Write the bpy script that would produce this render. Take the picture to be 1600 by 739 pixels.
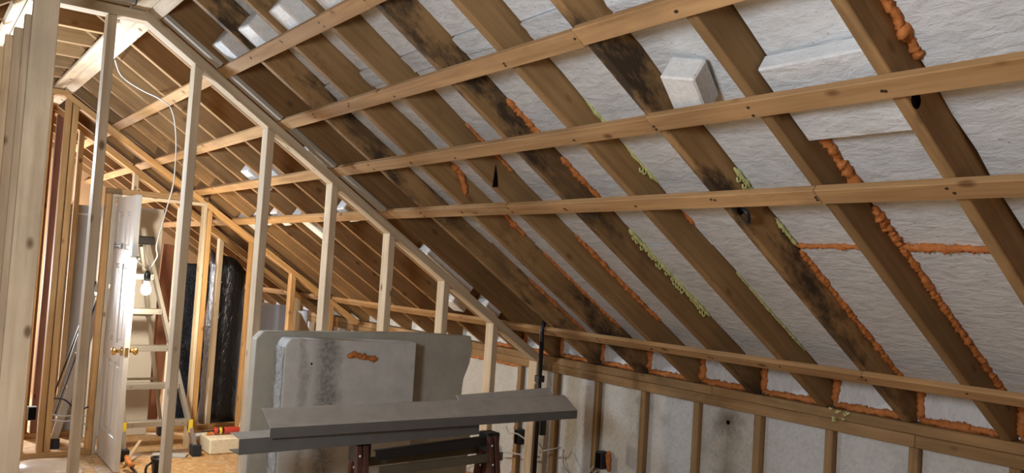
import bpy, bmesh, math, random
from mathutils import Vector, Matrix, noise as mnoise

random.seed(7)
for o in list(bpy.data.objects):
    bpy.data.objects.remove(o)
scene = bpy.context.scene
COL = scene.collection
H = 1.06                       # height of the rafter heel above the floor; all builder z are relative to the heel
TH = 0.5850                    # roof pitch
CT, ST = math.cos(TH), math.sin(TH)
SL = Vector((-CT, 0, ST))      # upslope
NR = Vector((ST, 0, CT))       # outward roof normal
Y0, SP = 1.5942, 0.406         # first rafter, spacing
XC = -2.88                     # ridge line
ZK = 1.735                     # underside of the flat ceiling joists

# ---------------------------------------------------------------- camera
cam = bpy.data.cameras.new('camera')
cam.sensor_width = 36.0
cam.lens = 1331.0 / 1600.0 * 36.0
cam.clip_start = 0.02
cam_o = bpy.data.objects.new('camera', cam)
COL.objects.link(cam_o)
pitch, roll, yaw = 0.0451, 0.0631, 0.6192
fw = Vector((math.sin(yaw) * math.cos(pitch), math.cos(yaw) * math.cos(pitch), math.sin(pitch)))
rt = Vector((math.cos(yaw), -math.sin(yaw), 0))
up = rt.cross(fw)
r2 = math.cos(roll) * rt + math.sin(roll) * up
u2 = -math.sin(roll) * rt + math.cos(roll) * up
M = Matrix((r2, u2, -fw)).transposed().to_4x4()
M.translation = Vector((-3.5333, 0, 0.5194 + H))
cam_o.matrix_world = M
scene.camera = cam_o

# ---------------------------------------------------------------- light and exposure
vs = scene.view_settings
vs.view_transform = 'Standard'
vs.look = 'None'
vs.gamma = 1.0
vs.use_curve_mapping = False
vs.exposure = 0.06
world = bpy.data.worlds.new('world')
scene.world = world
world.use_nodes = True
world.node_tree.nodes['Background'].inputs[0].default_value = (0.75, 0.85, 1.0, 1)
world.node_tree.nodes['Background'].inputs[1].default_value = 0.3


def point(name, loc, power, color, radius):
    l = bpy.data.lights.new(name, 'POINT')
    l.energy = power
    l.color = color
    l.shadow_soft_size = radius
    o = bpy.data.objects.new(name, l)
    o.location = (loc[0], loc[1], loc[2] + H)
    COL.objects.link(o)


point('room_lamp_light', (-3.95, 1.15, 0.75), 138, (0.84, 0.92, 1.0), 0.22)
point('hall_lamp_light', (-3.02, 5.35, 1.0), 88, (0.66, 0.82, 1.0), 0.08)
point('far_lamp_light', (-3.1, 9.2, 0.2), 300, (0.92, 0.95, 1.0), 0.15)
BULB_STRENGTH = 1350.0


# ---------------------------------------------------------------- materials
def mat_base(name, rough=0.8, spec=0.3):
    m = bpy.data.materials.new(name)
    m.use_nodes = True
    nt = m.node_tree
    b = nt.nodes['Principled BSDF']
    b.inputs['Roughness'].default_value = rough
    b.inputs['Specular IOR Level'].default_value = spec
    return m, nt, b


def N(nt, t, **kw):
    n = nt.nodes.new(t)
    for k, v in kw.items():
        if k in ('operation', 'blend_type', 'data_type', 'feature', 'noise_dimensions'):
            setattr(n, k, v)
        else:
            n.inputs[k].default_value = v
    return n


def ramp(nt, fac, stops):
    r = nt.nodes.new('ShaderNodeValToRGB')
    e = r.color_ramp.elements
    while len(e) < len(stops):
        e.new(0.5)
    for i, (p, c) in enumerate(stops):
        e[i].position = p
        e[i].color = (c[0], c[1], c[2], 1) if not isinstance(c, (int, float)) else (c, c, c, 1)
    nt.links.new(fac, r.inputs[0])
    return r.outputs[0]


def mix(nt, a, b, fac, bt='MIX'):
    m = nt.nodes.new('ShaderNodeMix')
    m.data_type = 'RGBA'
    m.blend_type = bt
    for i, v in ((0, fac), (6, a), (7, b)):
        if isinstance(v, (int, float)):
            m.inputs[i].default_value = v
        elif isinstance(v, tuple):
            m.inputs[i].default_value = (*v, 1)
        else:
            nt.links.new(v, m.inputs[i])
    return m.outputs[2]


def coords(nt, scale, rnd=True):
    tc = nt.nodes.new('ShaderNodeTexCoord')
    v = tc.outputs['Object']
    oi = nt.nodes.new('ShaderNodeObjectInfo')
    if rnd:
        mu = N(nt, 'ShaderNodeMath', operation='MULTIPLY')
        nt.links.new(oi.outputs['Random'], mu.inputs[0])
        mu.inputs[1].default_value = 60.0
        ad = N(nt, 'ShaderNodeVectorMath', operation='ADD')
        nt.links.new(v, ad.inputs[0])
        nt.links.new(mu.outputs[0], ad.inputs[1])
        v = ad.outputs[0]
    mp = nt.nodes.new('ShaderNodeMapping')
    mp.inputs['Scale'].default_value = scale
    nt.links.new(v, mp.inputs[0])
    return v, mp.outputs[0], oi.outputs['Random']


def bump(nt, b, height, strength, dist=0.01):
    n = nt.nodes.new('ShaderNodeBump')
    n.inputs['Strength'].default_value = strength
    n.inputs['Distance'].default_value = dist
    nt.links.new(height, n.inputs['Height'])
    nt.links.new(n.outputs[0], b.inputs['Normal'])


def wood(name, dark, light, stain=0.0, knots=0.6, stain_col=(0.03, 0.022, 0.015), vary=0.35, gate=True):
    """grain along local z"""
    m, nt, b = mat_base(name, 0.78, 0.25)
    v, g, rnd = coords(nt, (1, 1, 0.05))
    n1 = N(nt, 'ShaderNodeTexNoise', Scale=38.0, Detail=5.0, Distortion=0.6)
    nt.links.new(g, n1.inputs['Vector'])
    c = ramp(nt, n1.outputs['Fac'], [(0.3, dark), (0.7, light)])
    # slow colour drift along the board
    n2 = N(nt, 'ShaderNodeTexNoise', Scale=2.2, Detail=3.0)
    nt.links.new(v, n2.inputs['Vector'])
    c = mix(nt, c, ramp(nt, n2.outputs['Fac'], [(0.35, 0.72), (0.65, 1.1)]), 0.6, 'MULTIPLY')
    c = mix(nt, c, ramp(nt, rnd, [(0.0, 1 - vary), (1.0, 1.05)]), 0.8, 'MULTIPLY')
    # knots
    mp = nt.nodes.new('ShaderNodeMapping')
    mp.inputs['Scale'].default_value = (9, 9, 5)
    nt.links.new(v, mp.inputs[0])
    vo = N(nt, 'ShaderNodeTexVoronoi', Scale=1.0)
    nt.links.new(mp.outputs[0], vo.inputs['Vector'])
    k = ramp(nt, vo.outputs['Distance'], [(0.07, 1.0), (0.16, 0.0)])
    km = N(nt, 'ShaderNodeMath', operation='MULTIPLY')
    nt.links.new(k, km.inputs[0])
    km.inputs[1].default_value = knots
    c = mix(nt, c, (dark[0] * 0.3, dark[1] * 0.22, dark[2] * 0.16), km.outputs[0])
    if stain > 0:
        mp2 = nt.nodes.new('ShaderNodeMapping')
        mp2.inputs['Scale'].default_value = (1, 1, 0.45)
        nt.links.new(v, mp2.inputs[0])
        n3 = N(nt, 'ShaderNodeTexNoise', Scale=5.5, Detail=7.0, Roughness=0.7)
        nt.links.new(mp2.outputs[0], n3.inputs['Vector'])
        n4 = N(nt, 'ShaderNodeTexNoise', Scale=0.9, Detail=2.0)
        nt.links.new(v, n4.inputs['Vector'])
        s1 = ramp(nt, n3.outputs['Fac'], [(0.45, 0.0), (0.58, 1.0)])
        s2 = ramp(nt, n4.outputs['Fac'], [(0.40, 0.0), (0.52, stain)])
        s = mix(nt, s1, s2, 1.0, 'MULTIPLY')
        if gate:
            s = mix(nt, s, ramp(nt, rnd, [(0.35, 0.15), (0.6, 1.0)]), 1.0, 'MULTIPLY')
        c = mix(nt, c, stain_col, s)
    nt.links.new(c, b.inputs['Base Color'])
    bump(nt, b, n1.outputs['Fac'], 0.25, 0.002)
    return m


MAT = {}
MAT['rafter'] = wood('rafter_wood', (0.30, 0.172, 0.070), (0.42, 0.255, 0.112), stain=0.25, knots=0.5)
MAT['rafter_mold'] = wood('rafter_wood_mouldy', (0.30, 0.17, 0.068), (0.42, 0.25, 0.108), stain=0.92, knots=0.5, gate=False)
MAT['rafter_far'] = wood('rafter_wood_clean', (0.27, 0.145, 0.055), (0.40, 0.225, 0.095), stain=0.25, knots=0.6)
MAT['batten'] = wood('batten_wood', (0.38, 0.21, 0.088), (0.55, 0.335, 0.155), stain=0.2, knots=0.8, vary=0.2)
MAT['new'] = wood('new_lumber', (0.56, 0.43, 0.28), (0.72, 0.58, 0.41), stain=0.12, knots=0.9, vary=0.15)
MAT['grey'] = wood('grey_lumber', (0.40, 0.35, 0.28), (0.52, 0.47, 0.39), stain=0.15, knots=0.7, vary=0.15)
MAT['orange'] = wood('orange_lumber', (0.46, 0.24, 0.085), (0.62, 0.37, 0.15), stain=0.2, knots=0.9, vary=0.25)
MAT['plate'] = wood('plate_wood', (0.29, 0.17, 0.072), (0.41, 0.255, 0.12), stain=0.25, knots=0.6, vary=0.2)
MAT['kstud'] = wood('knee_stud_wood', (0.30, 0.185, 0.085), (0.42, 0.27, 0.13), stain=0.3, knots=0.7, vary=0.3)
MAT['redwood'] = wood('red_board', (0.26, 0.11, 0.065), (0.35, 0.155, 0.09), stain=0.0, knots=0.8)


def sheathing(name):
    m, nt, b = mat_base(name, 0.85, 0.2)
    v, g, rnd = coords(nt, (1, 1, 1), False)
    n1 = N(nt, 'ShaderNodeTexNoise', Scale=9.0, Detail=6.0)
    nt.links.new(v, n1.inputs['Vector'])
    nt.links.new(ramp(nt, n1.outputs['Fac'], [(0.3, (0.22, 0.115, 0.05)), (0.7, (0.36, 0.20, 0.09))]), b.inputs['Base Color'])
    return m


MAT['sheath'] = sheathing('roof_sheathing')


def osb(name):
    m, nt, b = mat_base(name, 0.7, 0.3)
    v, g, rnd = coords(nt, (1, 1, 1), True)
    vo = N(nt, 'ShaderNodeTexVoronoi', Scale=34.0, Randomness=1.0)
    mp = nt.nodes.new('ShaderNodeMapping')
    mp.inputs['Scale'].default_value = (1, 0.45, 1)
    mp.inputs['Rotation'].default_value = (0, 0, 0.6)
    nt.links.new(v, mp.inputs[0])
    nt.links.new(mp.outputs[0], vo.inputs['Vector'])
    c = ramp(nt, vo.outputs['Color'], [(0.0, (0.36, 0.19, 0.075)), (0.5, (0.50, 0.30, 0.13)), (1.0, (0.62, 0.42, 0.22))])
    n = N(nt, 'ShaderNodeTexNoise', Scale=3.0, Detail=5.0)
    nt.links.new(v, n.inputs['Vector'])
    c = mix(nt, c, (0.55, 0.50, 0.44), ramp(nt, n.outputs['Fac'], [(0.5, 0.0), (0.72, 0.5)]))
    nt.links.new(c, b.inputs['Base Color'])
    bump(nt, b, vo.outputs['Color'], 0.2, 0.002)
    return m


MAT['osb'] = osb('osb_floor')


def eps(name, col=(0.74, 0.765, 0.78), rough=0.33, streak=True, dirt=0.3, stainy=0.0, bstr=0.5, spot=None):
    m, nt, b = mat_base(name, rough, 0.45)
    v, g, rnd = coords(nt, (3, 1.5, 3.6) if streak else (6, 6, 6))
    n1 = N(nt, 'ShaderNodeTexNoise', Scale=9.0, Detail=5.0, Roughness=0.6, Distortion=0.5)
    nt.links.new(g, n1.inputs['Vector'])
    nf = N(nt, 'ShaderNodeTexNoise', Scale=160.0, Detail=2.0)
    nt.links.new(v, nf.inputs['Vector'])
    n2 = N(nt, 'ShaderNodeTexNoise', Scale=3.5, Detail=6.0, Roughness=0.65)
    nt.links.new(v, n2.inputs['Vector'])
    c = mix(nt, tuple(x * 0.86 for x in col), col, ramp(nt, n1.outputs['Fac'], [(0.35, 0.0), (0.6, 1.0)]))
    c = mix(nt, c, (0.27, 0.235, 0.18), ramp(nt, n2.outputs['Fac'], [(0.52, 0.0), (0.80, dirt)]))
    if stainy > 0:
        n3 = N(nt, 'ShaderNodeTexNoise', Scale=1.7, Detail=7.0, Roughness=0.72)
        nt.links.new(v, n3.inputs['Vector'])
        c = mix(nt, c, (0.10, 0.09, 0.075), ramp(nt, n3.outputs['Fac'], [(0.56, 0.0), (0.75, stainy)]))
    if spot is not None:
        mp3 = nt.nodes.new('ShaderNodeMapping')
        tc3 = nt.nodes.new('ShaderNodeTexCoord')
        nt.links.new(tc3.outputs['Object'], mp3.inputs[0])
        mp3.inputs['Location'].default_value = (0, -spot[1], -spot[2])
        na = N(nt, 'ShaderNodeTexNoise', Scale=9.0, Detail=6.0, Roughness=0.7)
        nt.links.new(mp3.outputs[0], na.inputs['Vector'])
        sx3 = nt.nodes.new('ShaderNodeSeparateXYZ')
        nt.links.new(mp3.outputs[0], sx3.inputs[0])
        ln = N(nt, 'ShaderNodeVectorMath', operation='LENGTH')
        nt.links.new(mp3.outputs[0], ln.inputs[0])
        pa = N(nt, 'ShaderNodeMath', operation='MULTIPLY_ADD')
        nt.links.new(na.outputs['Fac'], pa.inputs[0])
        pa.inputs[1].default_value = 0.16
        nt.links.new(ln.outputs['Value'], pa.inputs[2])
        c = mix(nt, c, (0.07, 0.05, 0.03), ramp(nt, pa.outputs[0], [(0.07, 0.95), (0.19, 0.0)]))
        ab = N(nt, 'ShaderNodeMath', operation='ABSOLUTE')
        nt.links.new(sx3.outputs[1], ab.inputs[0])
        pb = N(nt, 'ShaderNodeMath', operation='MULTIPLY_ADD')
        nt.links.new(na.outputs['Fac'], pb.inputs[0])
        pb.inputs[1].default_value = 0.2
        nt.links.new(ab.outputs[0], pb.inputs[2])
        f1 = ramp(nt, pb.outputs[0], [(0.08, 0.65), (0.20, 0.0)])
        f2 = ramp(nt, sx3.outputs[2], [(0.0, 1.0), (0.06, 0.0)])
        c = mix(nt, c, (0.16, 0.125, 0.085), mix(nt, f1, f2, 1.0, 'MULTIPLY'))
    # small specks
    vo = N(nt, 'ShaderNodeTexVoronoi', Scale=26.0)
    nt.links.new(v, vo.inputs['Vector'])
    c = mix(nt, c, (0.25, 0.21, 0.16), ramp(nt, vo.outputs['Distance'], [(0.05, 0.55), (0.11, 0.0)]))
    nt.links.new(c, b.inputs['Base Color'])
    h = mix(nt, n1.outputs['Fac'], nf.outputs['Fac'], 0.12)
    bump(nt, b, h, bstr, 0.02)
    return m


MAT['eps'] = eps('eps_board')
MAT['eps_wall'] = eps('eps_wall_board', (0.60, 0.60, 0.58), 0.6, False, 0.35, 0.5, 0.25)
MAT['eps_spot'] = eps('eps_wall_stained', (0.57, 0.56, 0.51), 0.6, False, 0.4, 0.4, 0.25, (0, 0.0, 0.385))
MAT['eps_block'] = eps('eps_scrap', (0.80, 0.80, 0.78), 0.6, False, 0.1, 0.0, 0.2)
MAT['eps_cream'] = eps('eps_cream', (0.82, 0.74, 0.56), 0.6, False, 0.1, 0.0, 0.2)
MAT['eps_cut'] = eps('eps_cut_edge', (0.90, 0.90, 0.88), 0.8, False, 0.05, 0.0, 0.9)


def slab_mat(name, base, band):
    m, nt, b = mat_base(name, 0.7, 0.25)
    v, g, rnd = coords(nt, (1, 1, 1), False)
    n1 = N(nt, 'ShaderNodeTexNoise', Scale=7.0, Detail=7.0, Roughness=0.7)
    nt.links.new(v, n1.inputs['Vector'])
    n2 = N(nt, 'ShaderNodeTexNoise', Scale=70.0, Detail=4.0)
    nt.links.new(v, n2.inputs['Vector'])
    c = mix(nt, tuple(x * 0.8 for x in base), base, ramp(nt, n1.outputs['Fac'], [(0.35, 0.0), (0.65, 1.0)]))
    if band is not None:
        sx = nt.nodes.new('ShaderNodeSeparateXYZ')
        nt.links.new(v, sx.inputs[0])
        wob = N(nt, 'ShaderNodeMath', operation='MULTIPLY_ADD')
        nt.links.new(n1.outputs['Fac'], wob.inputs[0])
        wob.inputs[1].default_value = 0.12
        nt.links.new(sx.outputs[0], wob.inputs[2])
        for cx, w, s in band:
            d = N(nt, 'ShaderNodeMath', operation='SUBTRACT')
            nt.links.new(wob.outputs[0], d.inputs[0])
            d.inputs[1].default_value = cx + 0.06
            a = N(nt, 'ShaderNodeMath', operation='ABSOLUTE')
            nt.links.new(d.outputs[0], a.inputs[0])
            f = ramp(nt, a.outputs[0], [(w * 0.25, s), (w, 0.0)])
            f2 = mix(nt, f, ramp(nt, n2.outputs['Fac'], [(0.30, 0.45), (0.70, 1.0)]), 1.0, 'MULTIPLY')
            c = mix(nt, c, (0.11, 0.105, 0.095), f2)
    nt.links.new(c, b.inputs['Base Color'])
    bump(nt, b, n2.outputs['Fac'], 0.2, 0.004)
    return m


MAT['slab_front'] = slab_mat('slab_front', (0.64, 0.64, 0.61), [(-0.07, 0.085, 0.8), (-0.20, 0.03, 0.45)])
MAT['slab_back'] = slab_mat('slab_back', (0.50, 0.48, 0.41), None)


def plain(name, col, rough=0.6, metal=0.0, spec=0.4, var=0.15, nscale=8.0, bst=0.0, vec=(1, 1, 1)):
    m, nt, b = mat_base(name, rough, spec)
    b.inputs['Metallic'].default_value = metal
    v, g, rnd = coords(nt, vec)
    n = N(nt, 'ShaderNodeTexNoise', Scale=nscale, Detail=5.0)
    nt.links.new(g, n.inputs['Vector'])
    nt.links.new(mix(nt, tuple(x * (1 - var) for x in col), tuple(min(1, x * (1 + var * 0.5)) for x in col), n.outputs['Fac']), b.inputs['Base Color'])
    if bst:
        bump(nt, b, n.outputs['Fac'], bst, 0.01)
    return m


MAT['orange_foam'] = plain('orange_foam', (0.62, 0.215, 0.055), 0.7, var=0.5, nscale=40, bst=0.6)
MAT['yellow_foam'] = plain('yellow_foam', (0.62, 0.62, 0.26), 0.6, var=0.3, nscale=30, bst=0.4)
MAT['black'] = plain('black_plastic', (0.012, 0.012, 0.014), 0.35, spec=0.5)
MAT['rubber'] = plain('dark_rubber', (0.02, 0.022, 0.03), 0.6)
MAT['hole'] = plain('dark_hole', (0.008, 0.006, 0.005), 0.9, spec=0.0)
MAT['nail'] = plain('nail', (0.06, 0.045, 0.035), 0.5, metal=0.4)
MAT['alu'] = plain('aluminium', (0.50, 0.48, 0.44), 0.38, metal=0.8, nscale=20, vec=(1, 1, 0.1))
MAT['galv'] = plain('galvanised_steel', (0.52, 0.50, 0.46), 0.55, metal=0.15, var=0.3, nscale=14)
MAT['galv_dark'] = plain('dark_steel_face', (0.13, 0.13, 0.125), 0.55, metal=0.15, var=0.3, nscale=12)  # darker grey for the front and bottom folds of the channels
MAT['rust'] = plain('rusty_steel', (0.105, 0.042, 0.028), 0.65, metal=0.25, var=0.6, nscale=18)
MAT['darksteel'] = plain('dark_steel', (0.03, 0.028, 0.027), 0.5, metal=0.4)
MAT['olive'] = plain('olive_steel', (0.13, 0.115, 0.08), 0.55, metal=0.3, var=0.4)
MAT['door'] = plain('door_paint', (0.52, 0.48, 0.42), 0.4, var=0.08, nscale=3)
MAT['drywall'] = plain('drywall', (0.46, 0.45, 0.43), 0.85, var=0.06, nscale=3)
MAT['whitepaint'] = plain('white_panel', (0.62, 0.60, 0.56), 0.5, var=0.05, nscale=3)
MAT['brass'] = plain('brass', (0.72, 0.47, 0.16), 0.22, metal=1.0, var=0.1)
MAT['blue'] = plain('blue_white_board', (0.62, 0.72, 0.90), 0.5, var=0.06)
MAT['cable'] = plain('white_cable', (0.48, 0.46, 0.43), 0.5)
MAT['yellow'] = plain('yellow_sticker', (0.80, 0.58, 0.04), 0.5)
MAT['red'] = plain('red_label', (0.55, 0.06, 0.04), 0.4, var=0.1)
MAT['white'] = plain('white_plastic', (0.8, 0.8, 0.8), 0.5)
MAT['card'] = plain('cardboard', (0.33, 0.24, 0.16), 0.8)
MAT['steelbox'] = plain('steel_box', (0.30, 0.30, 0.29), 0.45, metal=0.7)
MAT['wallboard'] = plain('end_wall_board', (0.42, 0.25, 0.12), 0.85, var=0.3, nscale=5)

mm, nt, b = mat_base('black_film', 0.28, 0.5)
b.inputs['Base Color'].default_value = (0.012, 0.014, 0.018, 1)
v, g, rnd = coords(nt, (4, 4, 1.2))
n = N(nt, 'ShaderNodeTexNoise', Scale=5.0, Detail=4.0, Distortion=1.2)
nt.links.new(g, n.inputs['Vector'])
bump(nt, b, n.outputs['Fac'], 0.6, 0.03)
MAT['film'] = mm
mm, nt, b = mat_base('blue_film', 0.2, 0.6)
b.inputs['Base Color'].default_value = (0.05, 0.07, 0.11, 1)
v, g, rnd = coords(nt, (4, 4, 2.5))
n = N(nt, 'ShaderNodeTexNoise', Scale=7.0, Detail=4.0, Distortion=1.5)
nt.links.new(g, n.inputs['Vector'])
bump(nt, b, n.outputs['Fac'], 1.0, 0.05)
MAT['bluefilm'] = mm
mm, nt, b = mat_base('clear_plastic', 0.15, 0.5)
b.inputs['Base Color'].default_value = (0.95, 0.92, 0.88, 1)
b.inputs['Transmission Weight'].default_value = 0.85
b.inputs['Roughness'].default_value = 0.25
b.inputs['IOR'].default_value = 1.1
MAT['clear'] = mm
mm = bpy.data.materials.new('lit_bulb')
mm.use_nodes = True
nt = mm.node_tree
nt.nodes.clear()
em = nt.nodes.new('ShaderNodeEmission')
em.inputs[0].default_value = (1.0, 0.86, 0.64, 1)
em.inputs[1].default_value = BULB_STRENGTH
om = nt.nodes.new('ShaderNodeOutputMaterial')
nt.links.new(em.outputs[0], om.inputs[0])
MAT['bulb'] = mm

# ---------------------------------------------------------------- builders
WM = {}


def place(o, m, parent):
    w = Matrix.Translation((0, 0, H)) @ m
    WM[o.name] = w
    COL.objects.link(o)
    if parent is not None:
        o.parent = parent
        o.matrix_basis = WM[parent.name].inverted() @ w
    else:
        o.matrix_basis = w
    return o


def obj(name, mesh, mat, m=None, parent=None):
    o = bpy.data.objects.new(name, mesh)
    if not mesh.materials:
        mesh.materials.append(MAT[mat] if isinstance(mat, str) else mat)
    return place(o, m if m is not None else Matrix.Identity(4), parent)


def empty(name, loc):
    o = bpy.data.objects.new(name, None)
    o.empty_display_size = 0.1
    return place(o, Matrix.Translation(loc), None)


def tag(o, label, cat, group=None, kind=None):
    o['label'] = label
    o['category'] = cat
    if group:
        o['group'] = group
    if kind:
        o['kind'] = kind
    return o


def thing(name, loc, label, cat, group=None, kind=None):
    return tag(empty(name, loc), label, cat, group, kind)


def mesh_from(bm, name, smooth=False):
    bmesh.ops.recalc_face_normals(bm, faces=bm.faces)
    me = bpy.data.meshes.new(name)
    bm.to_mesh(me)
    bm.free()
    if smooth:
        for p in me.polygons:
            p.use_smooth = True
    return me


CACHE = {}


def box_mesh(w, t, l, bev=0.0025, mat=''):
    key = (round(w, 4), round(t, 4), round(l, 4), bev, mat if isinstance(mat, str) else mat.name)
    if key not in CACHE:
        bm = bmesh.new()
        bmesh.ops.create_cube(bm, size=1)
        bmesh.ops.scale(bm, vec=(w, t, l), verts=bm.verts)
        if bev:
            bmesh.ops.bevel(bm, geom=list(bm.edges), offset=bev, segments=1, affect='EDGES')
        CACHE[key] = mesh_from(bm, 'board')
    return CACHE[key]


def frame(p0, p1, wdir):
    p0, p1 = Vector(p0), Vector(p1)
    z = (p1 - p0).normalized()
    x = Vector(wdir)
    x = (x - z * x.dot(z)).normalized()
    y = z.cross(x)
    m = Matrix((x, y, z)).transposed().to_4x4()
    m.translation = (p0 + p1) / 2
    return m, (p1 - p0).length


def board(name, p0, p1, w, t, wdir, mat, parent=None, bev=0.0025):
    """a board from p0 to p1 (its centre line), w wide along wdir, t thick"""
    m, l = frame(p0, p1, wdir)
    return obj(name, box_mesh(w, t, l, bev, mat), mat, m, parent)


def box(name, a, b, mat, parent=None, bev=0.0025):
    """axis-aligned box between two corners; the longest side becomes local z"""
    a, b = Vector(a), Vector(b)
    d = [abs(b[i] - a[i]) for i in range(3)]
    c = (a + b) / 2
    ax = d.index(max(d))
    e = Vector((0, 0, 0))
    e[ax] = d[ax] / 2
    w = [1, 0, 0][ax] if ax != 0 else 1
    wd = Vector((0, 0, 0))
    wi = 0 if ax != 0 else 1
    wd[wi] = 1
    ti = [i for i in range(3) if i not in (ax, wi)][0]
    return board(name, c - e, c + e, d[wi], d[ti], wd, mat, parent, min(bev, min(d) * 0.2))


def prism(name, poly, y0, y1, mat, parent=None, axis='Y', bev=0.0):
    """polygon extruded along an axis: poly in (x,z) for Y, (y,z) for X, (x,y) for Z"""
    bm = bmesh.new()

    def P(q, d):
        return {'Y': (q[0], d, q[1]), 'X': (d, q[0], q[1]), 'Z': (q[0], q[1], d)}[axis]
    c = Vector(P((sum(q[0] for q in poly) / len(poly), sum(q[1] for q in poly) / len(poly)), (y0 + y1) / 2))
    va = [bm.verts.new(Vector(P(q, y0)) - c) for q in poly]
    vb = [bm.verts.new(Vector(P(q, y1)) - c) for q in poly]
    bm.faces.new(va)
    bm.faces.new(vb[::-1])
    for i in range(len(poly)):
        j = (i + 1) % len(poly)
        bm.faces.new((va[i], va[j], vb[j], vb[i]))
    if bev:
        bmesh.ops.recalc_face_normals(bm, faces=bm.faces)
        bmesh.ops.bevel(bm, geom=list(bm.edges), offset=bev, segments=1, affect='EDGES')
    return obj(name, mesh_from(bm, name), mat, Matrix.Translation(c), parent)


def smooth_path(pts, n=8):
    pts = [Vector(p) for p in pts]
    out = []
    P = [pts[0]] + pts + [pts[-1]]
    for i in range(1, len(P) - 2):
        for k in range(n):
            t = k / n
            a, b_, c, d = P[i - 1], P[i], P[i + 1], P[i + 2]
            out.append(0.5 * (2 * b_ + (c - a) * t + (2 * a - 5 * b_ + 4 * c - d) * t * t + (3 * b_ - a - 3 * c + d) * t ** 3))
    out.append(pts[-1])
    return out


def tube(name, pts, r, mat, parent=None, sides=8, rf=None, squash=None):
    """swept tube, rf(i, n) scales the radius"""
    pts = [Vector(p) for p in pts]
    bm = bmesh.new()
    rings = []
    up_ = Vector((0.13, 0.29, 0.95)).normalized()
    c = sum(pts, Vector()) / len(pts)
    for i, p in enumerate(pts):
        t = (pts[min(i + 1, len(pts) - 1)] - pts[max(i - 1, 0)]).normalized()
        u = t.cross(up_)
        if u.length < 1e-3:
            u = t.cross(Vector((1, 0, 0)))
        u.normalize()
        w = t.cross(u)
        up_ = -t.cross(u) if False else up_
        ring = []
        for k in range(sides):
            a = 2 * math.pi * k / sides
            rr = r * (rf(i, k) if rf else 1)
            ring.append(bm.verts.new(p - c + (u * math.cos(a) + w * math.sin(a)) * rr))
        rings.append(ring)
    for i in range(len(rings) - 1):
        for k in range(sides):
            j = (k + 1) % sides
            bm.faces.new((rings[i][k], rings[i][j], rings[i + 1][j], rings[i + 1][k]))
    bm.faces.new(rings[0])
    bm.faces.new(rings[-1][::-1])
    return obj(name, mesh_from(bm, name, True), mat, Matrix.Translation(c), parent)


def lathe(name, prof, loc, mat, parent=None, seg=20, rot=None):
    bm = bmesh.new()
    rings = []
    for r, z in prof:
        rings.append([bm.verts.new((r * math.cos(2 * math.pi * k / seg), r * math.sin(2 * math.pi * k / seg), z)) for k in range(seg)])
    for i in range(len(rings) - 1):
        for k in range(seg):
            j = (k + 1) % seg
            bm.faces.new((rings[i][k], rings[i][j], rings[i + 1][j], rings[i + 1][k]))
    bm.faces.new(rings[0][::-1])
    bm.faces.new(rings[-1])
    m = Matrix.Translation(loc)
    if rot is not None:
        m = m @ rot
    return obj(name, mesh_from(bm, name, True), mat, m, parent)


def sp(s, y, d=0.0):
    """point on the right roof slope: s upslope from the heel, d outward from the rafter undersides"""
    v = SL * s + NR * d
    return Vector((v.x, y, v.z))


def spl(s, y, d=0.0):
    v = sp(s, y, d)
    return Vector((2 * XC - v.x, y, v.z))


RM = Matrix((NR, Vector((0, 1, 0)), SL)).transposed().to_4x4()     # local x = outward, y = along the roof, z = upslope
NRL, SLL = Vector((-NR.x, 0, NR.z)), Vector((-SL.x, 0, SL.z))
RML = Matrix((NRL, -Vector((0, 1, 0)), SLL)).transposed().to_4x4()


def rloc(s, y, d, left=False):
    m = (RML if left else RM).copy()
    m.translation = spl(s, y, d) if left else sp(s, y, d)
    return m


def bead(name, pts, r, mat, parent, seed=0, step=0.007, sides=8, rough=0.5):
    """a lumpy run of expanding foam along a polyline"""
    pts = [Vector(p) for p in pts]
    path = []
    for a, b_ in zip(pts[:-1], pts[1:]):
        n = max(2, int((b_ - a).length / step))
        for i in range(n):
            path.append(a.lerp(b_, i / n))
    path.append(pts[-1])
    wob = []
    for i, q in enumerate(path):
        w = mnoise.noise_vector(Vector((i * 0.31, seed * 3.1, 0))) * r * 0.35
        wob.append(q + w)

    def rf(i, k):
        base = 0.9 + rough * (mnoise.noise(Vector((i * 0.17, seed * 7.3, 0))) * 0.8 + mnoise.noise(Vector((i * 0.75, seed * 5.3, k * 0.9))) * 1.1)
        end = min(1.0, 0.35 + min(i, len(path) - 1 - i) * 0.25)
        return max(0.25, base) * end
    return tube(name, wob, r, mat, parent, sides, rf)


YMIN, YMAX = -1.75, 10.5
# ================================================================ floor
floor = box('floor', (-5.9, YMIN, -H - 0.06), (0.12, YMAX, -H - 0.02), 'osb')
tag(floor, 'bare tan strand board subfloor across the attic', 'floor', kind='structure')
for i in range(5):
    for j in range(6):
        x0 = -5.9 + i * 1.205
        y0 = YMIN + j * 2.045
        box('floor_sheet', (x0, y0, -H - 0.02), (x0 + 1.202, y0 + 2.042, -H), 'osb', floor, 0.001)

# ================================================================ roof
S_RIDGE = -XC / CT
D = 0.235
bm = bmesh.new()


def slab_poly(bm, poly, ya, yb):
    va = [bm.verts.new((x, ya, z)) for x, z in poly]
    vb = [bm.verts.new((x, yb, z)) for x, z in poly]
    bm.faces.new(va)
    bm.faces.new(vb[::-1])
    for i in range(len(poly)):
        j = (i + 1) % len(poly)
        bm.faces.new((va[i], va[j], vb[j], vb[i]))


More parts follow.
